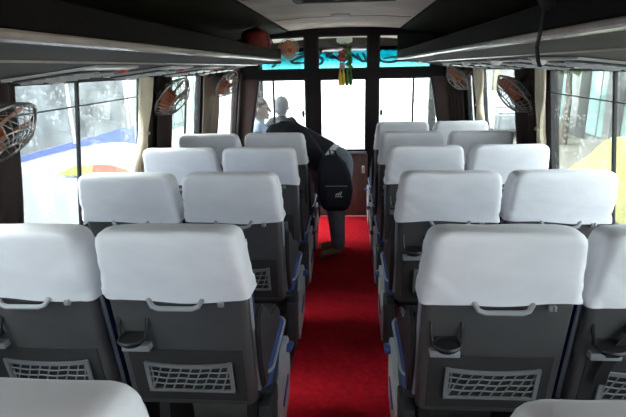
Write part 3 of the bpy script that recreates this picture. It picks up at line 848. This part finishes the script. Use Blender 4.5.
g = thing('hanging_garland', 'red and green flower garland with yellow tassels hanging before the door', 'garland', (.01, 4.94, 1.72))
bm = BM(); tube(bm, [(0, 0, 0), (0, .0, -.06)], .004, 5); build('string', bm, 'wire_dark', g)
bm = BM()
for k in range(9):
    a = k * 2.4; ellip(bm, (-.03 + .022 * math.cos(a), .018 * math.sin(a), -.08 - .011 * k), (.026, .024, .02), sub=1)
build('flower', bm, 'garland_red', g)
bm = BM()
for k in range(13): ellip(bm, (.028 + .016 * math.sin(k * 1.9) + .0015 * k, .015 * math.cos(k), -.05 - .0165 * k), (.024, .018, .022), sub=1)
build('leaf_string', bm, 'garland_green', g)
bm = BM(); add_box(bm, (-.025, -.012, -.215), (.055, .012, .06), bev=.008); build('charm', bm, 'garland_pink', g)
for k, (x, c_) in enumerate(((-.045, 'garland_yellow'), (-.015, 'garland_yellow'), (.02, 'garland_green'), (.055, 'garland_green'))):
    bm = BM(); lathe(bm, [(.004, -.24), (.013, -.29), (.019, -.345), (.016, -.395 + .01 * (k % 2)), (.004, -.40)], 10, Matrix.Translation((x, 0, 0))); tube(bm, [(x * .4, 0, -.2), (x, 0, -.25)], .004, 5); build('tassel', bm, c_, g)

# ------------------------------------------------------------------ people
def hand(bm, wrist, direction, palm_n, size=1.0, curl=.5, thumb=1):
    d = Vector(direction).normalized(); n = Vector(palm_n); n = (n - d * n.dot(d)).normalized(); sd = d.cross(n)
    w = Vector(wrist)
    limb(bm, [w, w + d * .045 * size, w + d * .085 * size], [.026 * size, .032 * size, .030 * size], 10)
    for i, ln in enumerate((.068, .078, .072, .056)):
        b0 = w + d * .085 * size + sd * (i - 1.5) * .0205 * size
        p1 = b0 + (d * math.cos(curl * .5) + n * math.sin(curl * .5)) * ln * .45 * size
        p2 = p1 + (d * math.cos(curl * 1.2) + n * math.sin(curl * 1.2)) * ln * .32 * size
        p3 = p2 + (d * math.cos(curl * 1.9) + n * math.sin(curl * 1.9)) * ln * .25 * size
        limb(bm, [b0, p1, p2, p3], [.0095 * size, .009 * size, .0085 * size, .0075 * size], 8)
    t0 = w + d * .03 * size + sd * -.025 * thumb * size
    limb(bm, [t0, t0 + (d * .6 - sd * .8 * thumb + n * .3).normalized() * .035 * size, t0 + (d * .9 - sd * .6 * thumb + n * .5).normalized() * .062 * size], [.012 * size, .0105 * size, .009 * size], 8)

def head(bm, c, fwd, up):
    """skull, jaw, nose, ears; returns a frame for eyes and hair"""
    f = Vector(fwd).normalized(); u = Vector(up); u = (u - f * u.dot(f)).normalized(); sd = f.cross(u)
    Rm = Matrix((sd, f, u)).transposed(); c = Vector(c)
    q = Rm.to_euler()
    ellip(bm, c + u * .022, (.074, .094, .088), q); ellip(bm, c + f * .028 - u * .045, (.056, .062, .066), q)
    limb(bm, [c + f * .096 + u * .005, c + f * .112 - u * .028], [.010, .015], 8)
    ellip(bm, c + f * .092 - u * .066, (.026, .012, .011), q, 2); ellip(bm, c + f * .076 - u * .098, (.028, .022, .018), q, 2)
    for s in (-1, 1): ellip(bm, c + sd * s * .077 - u * .012 - f * .005, (.010, .022, .033), q, 2)
    return c, f, u, sd, q

def eyes(parent, fr):
    c, f, u, sd, q = fr
    for s in (-1, 1):
        bm = BM(); ellip(bm, c + f * .086 + sd * s * .032 + u * .004, (.013, .010, .009), q, 2); build('eye', bm, 'eye_dark', parent)

def hair(parent, fr, m, back=.0):
    c, f, u, sd, q = fr
    bm = BM(); ellip(bm, c + u * .034 - f * .012, (.082, .098, .088), q, 4); ellip(bm, c - f * .05 - u * .02, (.072, .055, .07 + back), q, 3)
    # keep the face clear
    for v in list(bm.verts):
        r = v.co - c
        lim = .045 if r.dot(f) > .02 else (-.02 if r.dot(f) > -.03 else -.11 - back)
        if r.dot(u) < lim: v.co += u * (lim - r.dot(u)) - f * .0
    remesh('hair', bm, m, parent, .007, 2)

# --- person bending over in the aisle, facing the left seats
p = thing('person', 'person in a black jacket and grey trousers bending over in the aisle', 'person', (-.04, 3.86, .012))
O_ = Vector(p.location)
def L(*q): return Vector(q) - O_
body = BM()
hipN, hipF = L(-.04, 3.84, .74), L(-.04, 3.98, .74)
limb(body, [L(-.04, 3.91, .75), L(-.14, 3.93, .80), L(-.30, 3.95, .89), L(-.44, 3.96, .97)], [.09, .10, .11, .08])
limb(body, [L(-.44, 3.96, .97), L(-.55, 3.97, .90)], [.055, .05])
fr = head(body, L(-.60, 3.98, .83), (-.45, 0, -.9), (-.9, 0, .45))
limb(body, [hipN, L(-.06, 3.82, .44), L(-.04, 3.84, .10)], [.09, .064, .042])
foot = [L(-.03, 3.84, .060), L(-.09, 3.82, .051), L(-.150, 3.80, .044)]
limb(body, foot, [.038, .036, .03], 10)
for i, dy in enumerate((-.026, -.012, 0, .012, .023)): limb(body, [L(-.150, 3.80 + dy, .030), L(-.185 + .006 * abs(i - 1), 3.797 + dy * 1.15, .026)], [.012, .009 if i else .012], 8)
limb(body, [hipF, L(-.065, 3.99, .42), L(-.05, 3.985, .10)], [.09, .064, .042])
limb(body, [L(-.04, 3.985, .060), L(-.10, 3.985, .051), L(-.165, 3.98, .044)], [.038, .036, .03], 10)
for i, dy in enumerate((-.023, -.012, 0, .012, .026)): limb(body, [L(-.165, 3.98 + dy, .030), L(-.195 + .006 * abs(i - 3), 3.98 + dy * 1.15, .026)], [.012, .012 if i == 4 else .009], 8)
shN, shF = L(-.43, 3.85, .96), L(-.43, 4.08, .96)
limb(body, [shN, L(-.36, 3.81, .80), L(-.40, 3.87, .67)], [.052, .042, .03]); limb(body, [shF, L(-.40, 4.145, .82), L(-.46, 4.10, .67)], [.052, .042, .03])
hand(body, L(-.40, 3.87, .67), (-.35, .25, -1), (-1, 0, .2), 1, .5, 1); hand(body, L(-.46, 4.10, .67), (-.25, 0, -1), (-1, 0, .2), 1, .5, -1)
bd = remesh('body', body, 'skin_brown', p, .0055, 2)
eyes(p, fr); hair(p, fr, 'hair_black')
bm = BM()
limb(bm, [L(-.14, 3.925, .81), L(-.18, 3.93, .83), L(-.30, 3.95, .89), L(-.45, 3.96, .975), L(-.52, 3.965, .98)], [.139, .140, .142, .138, .10], 18)
limb(bm, [L(-.43, 3.85, .97), L(-.36, 3.81, .80), L(-.40, 3.87, .69)], [.075, .062, .046]); limb(bm, [L(-.43, 4.08, .97), L(-.40, 4.145, .82), L(-.46, 4.10, .69)], [.075, .062, .046])
limb(bm, [L(-.47, 3.97, 1.01), L(-.545, 3.975, .92)], [.09, .085], 14)
remesh('jacket', bm, 'jacket_black', p, .009, 3)
bm = BM(); limb(bm, [L(-.09, 3.915, .785), L(-.13, 3.917, .805), L(-.17, 3.92, .825)], [.135, .132, .13], 18); remesh('white_shirt', bm, 'shirt_white', p, .009, 2)
bm = BM()
limb(bm, [L(-.035, 3.865, .68), L(-.04, 3.875, .74), L(-.055, 3.895, .765)], [.114, .128, .139], 16); limb(bm, [L(-.035, 3.97, .69), L(-.04, 3.965, .74), L(-.055, 3.945, .765)], [.11, .122, .13], 16)
limb(bm, [L(-.045, 3.85, .70), L(-.05, 3.83, .56), L(-.06, 3.82, .44), L(-.05, 3.83, .28), L(-.04, 3.84, .115)], [.125, .094, .078, .066, .056], 16)
limb(bm, [L(-.045, 3.975, .70), L(-.06, 3.985, .56), L(-.07, 3.99, .42), L(-.06, 3.985, .28), L(-.05, 3.985, .115)], [.12, .09, .075, .064, .055], 16)
remesh('trousers', bm, 'jeans_grey', p, .009, 3)

# backpack slung low on the hip
k = thing('backpack', 'dark navy backpack hanging from the bent person beside the aisle seats', 'backpack', (-.055, 3.645, .455))
bm = BM(); rings_to_mesh(bm, [rr(.0 + dx, 0, z, w_, d_, min(d_ * .9, .05), 5) for z, w_, d_, dx in ((.0, .07, .03, 0), (.012, .095, .045, 0), (.05, .115, .058, 0), (.16, .132, .062, 0), (.28, .122, .056, -.01), (.36, .10, .045, -.02), (.41, .06, .03, -.03), (.42, .03, .015, -.03))])
build('body', bm, 'backpack_navy', k, angle=50)
bm = BM(); rings_to_mesh(bm, [rr(.01, -.062, z, w_, d_, .02, 4) for z, w_, d_ in ((.04, .07, .012), (.05, .085, .022), (.15, .09, .024), (.20, .08, .014))]); pk = build('front_pocket', bm, 'backpack_navy', k)
bm = BM(); tube(bm, [(-.07, -.088, .205), (.09, -.088, .205)], .004, 5); build('zip', bm, 'light_plastic', pk)
bm = BM()
for j in range(3): tube(bm, [(.005 + j * .016, -.090, .135), (.016 + j * .016, -.091, .150 + .007 * j)], .0045, 5)
tube(bm, [(.0, -.090, .126), (.055, -.090, .126)], .003, 5)
build('logo', bm, 'shirt_white', pk)
bm = BM(); tube(bm, [(-.06, .0, .38), (-.09, .02, .43), (-.15, .10, .50), (-.22, .15, .58), (-.29, .20, .63), (-.34, .29, .67)], .016, 6, flat=.4); build('strap', bm, 'backpack_navy', k)
bm = BM(); tube(bm, [(-.03, -.01, .41), (-.04, -.01, .46), (-.0, -.01, .45), (.02, -.01, .40)], .008, 6); build('carry_loop', bm, 'backpack_navy', k)
bm = BM(); tube(bm, [(-.11, -.03, .30), (-.135, -.04, .20), (-.125, -.035, .08), (-.09, -.03, .03)], .011, 6, flat=.4); build('strap', bm, 'backpack_navy', k)

# --- two people seated in the cab beyond the partition
def seated(x, y, hz, f, label, shirt, hairm, skin, lean=0.0):
    f = Vector(f).normalized(); sd = f.cross(Vector((0, 0, 1)))
    base = Vector((x, y, 0)); pz = thing('person', label, 'person', (x, y, 0.34))
    o = Vector(pz.location)
    def P(a, b, z): return base + f * a + sd * b + Vector((0, 0, z)) - o
    bmb = BM(); hipz = .44
    limb(bmb, [P(0, 0, hipz), P(-.01, 0, .62), P(-.01, 0, .84), P(-.01, 0, .90)], [.13, .125, .135, .08])
    limb(bmb, [P(-.01, 0, .86), P(.005, 0, hz - .07)], [.052, .05])
    frm = head(bmb, P(.015, 0, hz), f, (0, 0, 1))
    for s in (-1, 1):
        limb(bmb, [P(-.01, s * .13, .87), P(0, s * .185, .65), P(.20, s * .12, .50)], [.05, .042, .03])
        hand(bmb, P(.20, s * .12, .50), f, (0, 0, -1), 1, .4, s)
        limb(bmb, [P(0, s * .085, hipz - .01), P(.36, s * .10, .42), P(.38, s * .10, .14)], [.085, .062, .045]); limb(bmb, [P(.37, s * .10, .06), P(.50, s * .10, .045)], [.042, .032], 10)
    remesh('body', bmb, skin, pz, .006, 2); eyes(pz, frm); hair(pz, frm, hairm, .0)
    bmb = BM()
    limb(bmb, [P(0, 0, hipz), P(-.01, 0, .62), P(-.01, 0, .84), P(-.01, 0, .92)], [.148, .142, .15, .075], 18)
    for s in (-1, 1): limb(bmb, [P(-.01, s * .10, .905), P(-.01, s * .145, .85), P(0, s * .19, .66), P(.03, s * .175, .63)], [.06, .068, .058, .056])
    remesh('shirt', bmb, shirt, pz, .009, 3)
    bmb = BM()
    limb(bmb, [P(-.01, -.05, hipz - .01), P(-.01, .05, hipz - .01)], [.135, .135], 16)
    for s in (-1, 1): limb(bmb, [P(0, s * .085, hipz - .005), P(.36, s * .10, .425), P(.38, s * .10, .17)], [.105, .078, .062])
    remesh('trousers', bmb, 'jeans_grey', pz, .009, 3)
    return pz
seated(-.915, 5.36, 1.085, (1, .1, 0), 'person in a light blue shirt sitting sideways in the cab, face turned right', 'shirt_blue', 'hair_brown', 'skin_pale')
seated(-.715, 5.72, 1.075, (.1, 1, 0), 'grey-haired person seen from behind in the cab beyond the partition glass', 'jacket_black', 'hair_grey', 'skin_pale')

# ------------------------------------------------------------------ outside
GZ = -.78
bm = BM(); add_box(bm, (0, 15, GZ - .05), (160, 160, .1)); struct('ground', bm, 'ground_pale')
bm = BM(); add_box(bm, (5.6, 10, GZ + .03), (2.6, 50, .12)); struct('ground_pavement', bm, 'pavement')

def wheel(bm, c, r, w):
    M = Matrix.Translation(Vector(c)) @ Matrix.Rotation(R(90), 4, 'Y')
    lathe(bm, [(.001, -w / 2), (r * .55, -w / 2), (r * .9, -w / 2), (r, -w * .3), (r, w * .3), (r * .9, w / 2), (r * .55, w / 2), (.001, w / 2)], 24, M)

nb = thing('parked_bus', 'white bus with a blue band and orange swoosh outside the left window', 'bus', (-4.4, 2.5, GZ))
ox, oy, oz = nb.location
bm = BM(); prism(bm, [(-5.5 , .40), (5.0, .40), (5.05, 1.2), (4.95, 2.6), (4.8, 2.85), (-5.4, 2.85), (-5.5, 2.6)], 'x', -1.2, 1.2); bmesh.ops.bevel(bm, geom=[e for e in bm.edges], offset=.05, segments=3, affect='EDGES'); body_b = build('body', bm, 'bus_white', nb)
def side_patch(name, poly, m, d=.004, parent=nb):
    bm = BM(); prism(bm, [(y - oy, z - oz) for y, z in poly], 'x', 1.196, 1.2 + d); return build(name, bm, m, parent)
side_patch('window_band', [(-2.6, .72), (7.35, .72), (7.25, 1.72), (-2.6, 1.72)], 'bus_window')
wb = nb.children[-1]
bm = BM()
for k in range(7): add_box(bm, (1.2, -4.4 + k * 1.52 , 1.22 - .03 - oz - .0 + .0), (.02, .07, 1.0))
build('window_post', bm, 'bus_white', nb)
blue = [(-2.7, .70), (7.42, .715), (7.40, .43)]
arch = [(7.1, .50), (6.7, .565), (6.3, .60), (5.9, .628), (5.5, .640), (5.0, .650), (4.4, .655), (3.0, .66), (-2.7, .66)]
side_patch('blue_band', blue + arch, 'bus_blue', .006)
side_patch('yellow_swoosh', [(5.25, .40), (5.64, .43), (6.035, .367), (6.003, .258), (5.72, .295), (5.51, .34)], 'bus_yellow', .006)
side_patch('orange_swoosh', [(6.035, .367), (6.506, .277), (6.95, .13), (7.09, .06), (6.85, .06), (6.53, .147), (6.25, .20), (6.003, .258)], 'bus_orange', .006)
side_patch('dark_line', [(5.45, .335), (5.9, .265), (6.5, .125), (7.0, .02), (7.0, .005), (6.5, .10), (5.9, .235)], 'bus_line', .008)
for y in (-3.3, 3.6):
    for x in (-1.05, 1.05):
        bm = BM(); wheel(bm, (x, y, .46), .46, .28); build('wheel', bm, 'tyre', nb)

yv = thing('yellow_vehicle', 'pale yellow rounded vehicle parked outside the big right pane', 'vehicle', (3.85, 4.92, GZ))
bm = BM(); prism(bm, [(-2.0, .30), (2.5, .30), (2.55, .55), (2.35, .75), (1.76, .92), (1.45, 1.22), (1.13, 1.42), (.86, 1.465), (.4, 1.47), (-1.2, 1.45), (-1.9, 1.25), (-2.05, .7)], 'x', -.85, .85)
bmesh.ops.bevel(bm, geom=list(bm.edges), offset=.06, segments=3, affect='EDGES'); build('body', bm, 'vehicle_yellow', yv)
bm = BM(); rings_to_mesh(bm, [[(-.70, 1.74, .955), (.70, 1.74, .955), (.68, 1.16, 1.41), (-.68, 1.16, 1.41)], [(-.70, 1.755, .965), (.70, 1.755, .965), (.68, 1.175, 1.42), (-.68, 1.175, 1.42)]]); build('windscreen', bm, 'teal_glass', yv)
for y in (-1.3, 1.6):
    for x in (-.74, .74):
        bm = BM(); wheel(bm, (x, y, .30), .30, .2); build('wheel', bm, 'tyre', yv)

sc_ = thing('silver_car', 'silver car in the street seen through the second right pane', 'car', (5.2, 17.5, GZ))
bm = BM(); prism(bm, [(-2.1, .3), (2.1, .3), (2.1, .75), (1.3, .9), (.6, 1.38), (-1.0, 1.4), (-1.7, .95), (-2.15, .85)], 'x', -.8, .8); bmesh.ops.bevel(bm, geom=list(bm.edges), offset=.08, segments=3, affect='EDGES'); build('body', bm, 'car_silver', sc_)
bm = BM(); prism(bm, [(-1.45, .95), (1.1, .95), (.55, 1.32), (-.95, 1.34)], 'x', -.81, .81); build('side_glass', bm, 'bus_window', sc_)
bm = BM(); rings_to_mesh(bm, [[(-.66, -1.69, 1.0), (.66, -1.69, 1.0), (.62, -1.1, 1.37), (-.62, -1.1, 1.37)], [(-.66, -1.66, 1.0), (.66, -1.66, 1.0), (.62, -1.07, 1.37), (-.62, -1.07, 1.37)]]); build('rear_glass', bm, 'bus_window', sc_)
for y in (-1.3, 1.3):
    for x in (-.7, .7):
        bm = BM(); wheel(bm, (x, y, .30), .30, .2); build('wheel', bm, 'tyre', sc_)

def building(name, label, loc, sx, y0, y1, h, wall, n, glass, colm=None, sign=False, face=-1, winz=(0.2, 2.4)):
    b = thing(name, label, 'building', (loc[0], y0, GZ))
    bm = BM(); add_box(bm, (-face * 1.5, (y1 - y0) / 2, h / 2), (3.0, y1 - y0, h)); build('wall', bm, wall, b)
    st = (y1 - y0) / n
    for k in range(n):
        bm = BM(); add_box(bm, (face * .02, st * (k + .5), (winz[0] + winz[1]) / 2), (.06, st * .66, winz[1] - winz[0])); p_ = build('window', bm, glass, b)
        bm = BM(); add_box(bm, (face * .055, st * (k + .5), (winz[0] + winz[1]) / 2), (.03, .05, winz[1] - winz[0])); build('mullion', bm, 'facade_grey', p_)
    if colm:
        for k in range(n + 1):
            bm = BM(); add_box(bm, (face * .15, st * k, h * .45), (.28, .38, h * .9)); build('column', bm, colm, b)
    if sign:
        for k in range(2):
            bm = BM(); add_box(bm, (face * .12, (y1 - y0) * (.30 + .33 * k), 2.55), (.08, 2.2, .8)); build('sign_panel', bm, 'sign_blue', b)
    return b
building('street_building', 'grey building with pale green glass doors and columns outside the right window', (7.2, 0), 3, 8.0, 20.0, 5.0, 'facade_grey', 6, 'teal_glass', 'facade_grey')
building('street_building', 'cream building with blue panels beyond the second right pane', (8.2, 0), 3, 22.0, 40.0, 6.0, 'facade_cream', 5, 'facade_grey', None, True)
building('street_building', 'pale green building beyond the second left pane', (-7.0, 0), 3, 9.5, 36.0, 6.0, 'facade_green', 9, 'teal_glass', 'facade_pale', False, 1)
building('street_building', 'washed-out pale building far ahead through the front windows', (-4.0, 0), 3, 44, 45, 3.0, 'facade_pale', 1, 'facade_pale', None, False, 1)

def tree(loc, label, hgt, rad):
    t = thing('street_tree', label, 'tree', loc)
    bm = BM(); tube(bm, [(0, 0, 0), (.05, .02, hgt * .4), (-.03, .05, hgt * .7)], [.14, .10, .06], 8); build('trunk', bm, 'bark', t)
    bm = BM()
    for k in range(900):
        v = Vector((random.gauss(0, 1), random.gauss(0, 1), random.gauss(0, 1))).normalized() * rad * random.random() ** .4
        c = Vector((0, 0, hgt * .78)) + Vector((v.x, v.y, v.z * .75))
        a = Euler((random.random() * 6, random.random() * 6, random.random() * 6)).to_matrix(); q = .13
        vs = [bm.verts.new(c + a @ Vector(w_)) for w_ in ((-q, 0, 0), (0, -q * .5, 0), (q, 0, .02), (0, q * .5, 0))]; bm.faces.new(vs)
    build('foliage', bm, 'leaf', t)
tree((5.9, 14.2, GZ), 'leafy dark tree before the grey building outside the right window', 3.4, .9)

# ------------------------------------------------------------------ light
w = bpy.data.worlds.new('overcast'); scene.world = w; w.use_nodes = True
nt = w.node_tree; bg = nt.nodes['Background']
tc = nt.nodes.new('ShaderNodeTexCoord'); sp = nt.nodes.new('ShaderNodeSeparateXYZ'); nt.links.new(tc.outputs['Generated'], sp.inputs[0])
rp = nt.nodes.new('ShaderNodeValToRGB')
rp.color_ramp.elements[0].position = 0.0; rp.color_ramp.elements[0].color = (0.96, 0.98, 1.0, 1)
rp.color_ramp.elements[1].position = 0.9; rp.color_ramp.elements[1].color = (0.80, 0.86, 0.95, 1)
nt.links.new(sp.outputs['Z'], rp.inputs['Fac']); nt.links.new(rp.outputs['Color'], bg.inputs['Color'])
bg.inputs['Strength'].default_value = 4.6
sun = bpy.data.lights.new('sun', 'SUN'); sun.energy = 5.0; sun.angle = R(30); sun.color = (1, .97, .92)
so = bpy.data.objects.new('sun', sun); col.objects.link(so); so.rotation_euler = Vector((.7, -.12, -.72)).to_track_quat('-Z', 'Y').to_euler()

# ------------------------------------------------------------------ camera
f_, p_, ya, H, RO, CX = 500., .2749, .0752, 1.497, .022, .049
F = Vector((-math.sin(ya) * math.cos(p_), math.cos(ya) * math.cos(p_), -math.sin(p_)))
Rt = Vector((math.cos(ya), math.sin(ya), 0)); U = Rt.cross(F)
R2 = Rt * math.cos(RO) - U * math.sin(RO); U2 = Rt * math.sin(RO) + U * math.cos(RO)
cam = bpy.data.cameras.new('camera'); co = bpy.data.objects.new('camera', cam); col.objects.link(co)
M = Matrix((R2, U2, -F)).transposed().to_4x4(); M.translation = Vector((CX, 0, H)); co.matrix_world = M
cam.sensor_width = 36; cam.lens = f_ / 626 * 36; cam.clip_start = .02; cam.clip_end = 300
scene.camera = co

scene.view_settings.view_transform = 'Standard'; scene.view_settings.look = 'None'
scene.view_settings.exposure = 1.62; scene.view_settings.gamma = 1.0; scene.view_settings.use_curve_mapping = False
scene.cycles.use_denoising = True
scene.cycles.max_bounces = 10; scene.cycles.diffuse_bounces = 6; scene.cycles.transparent_max_bounces = 16
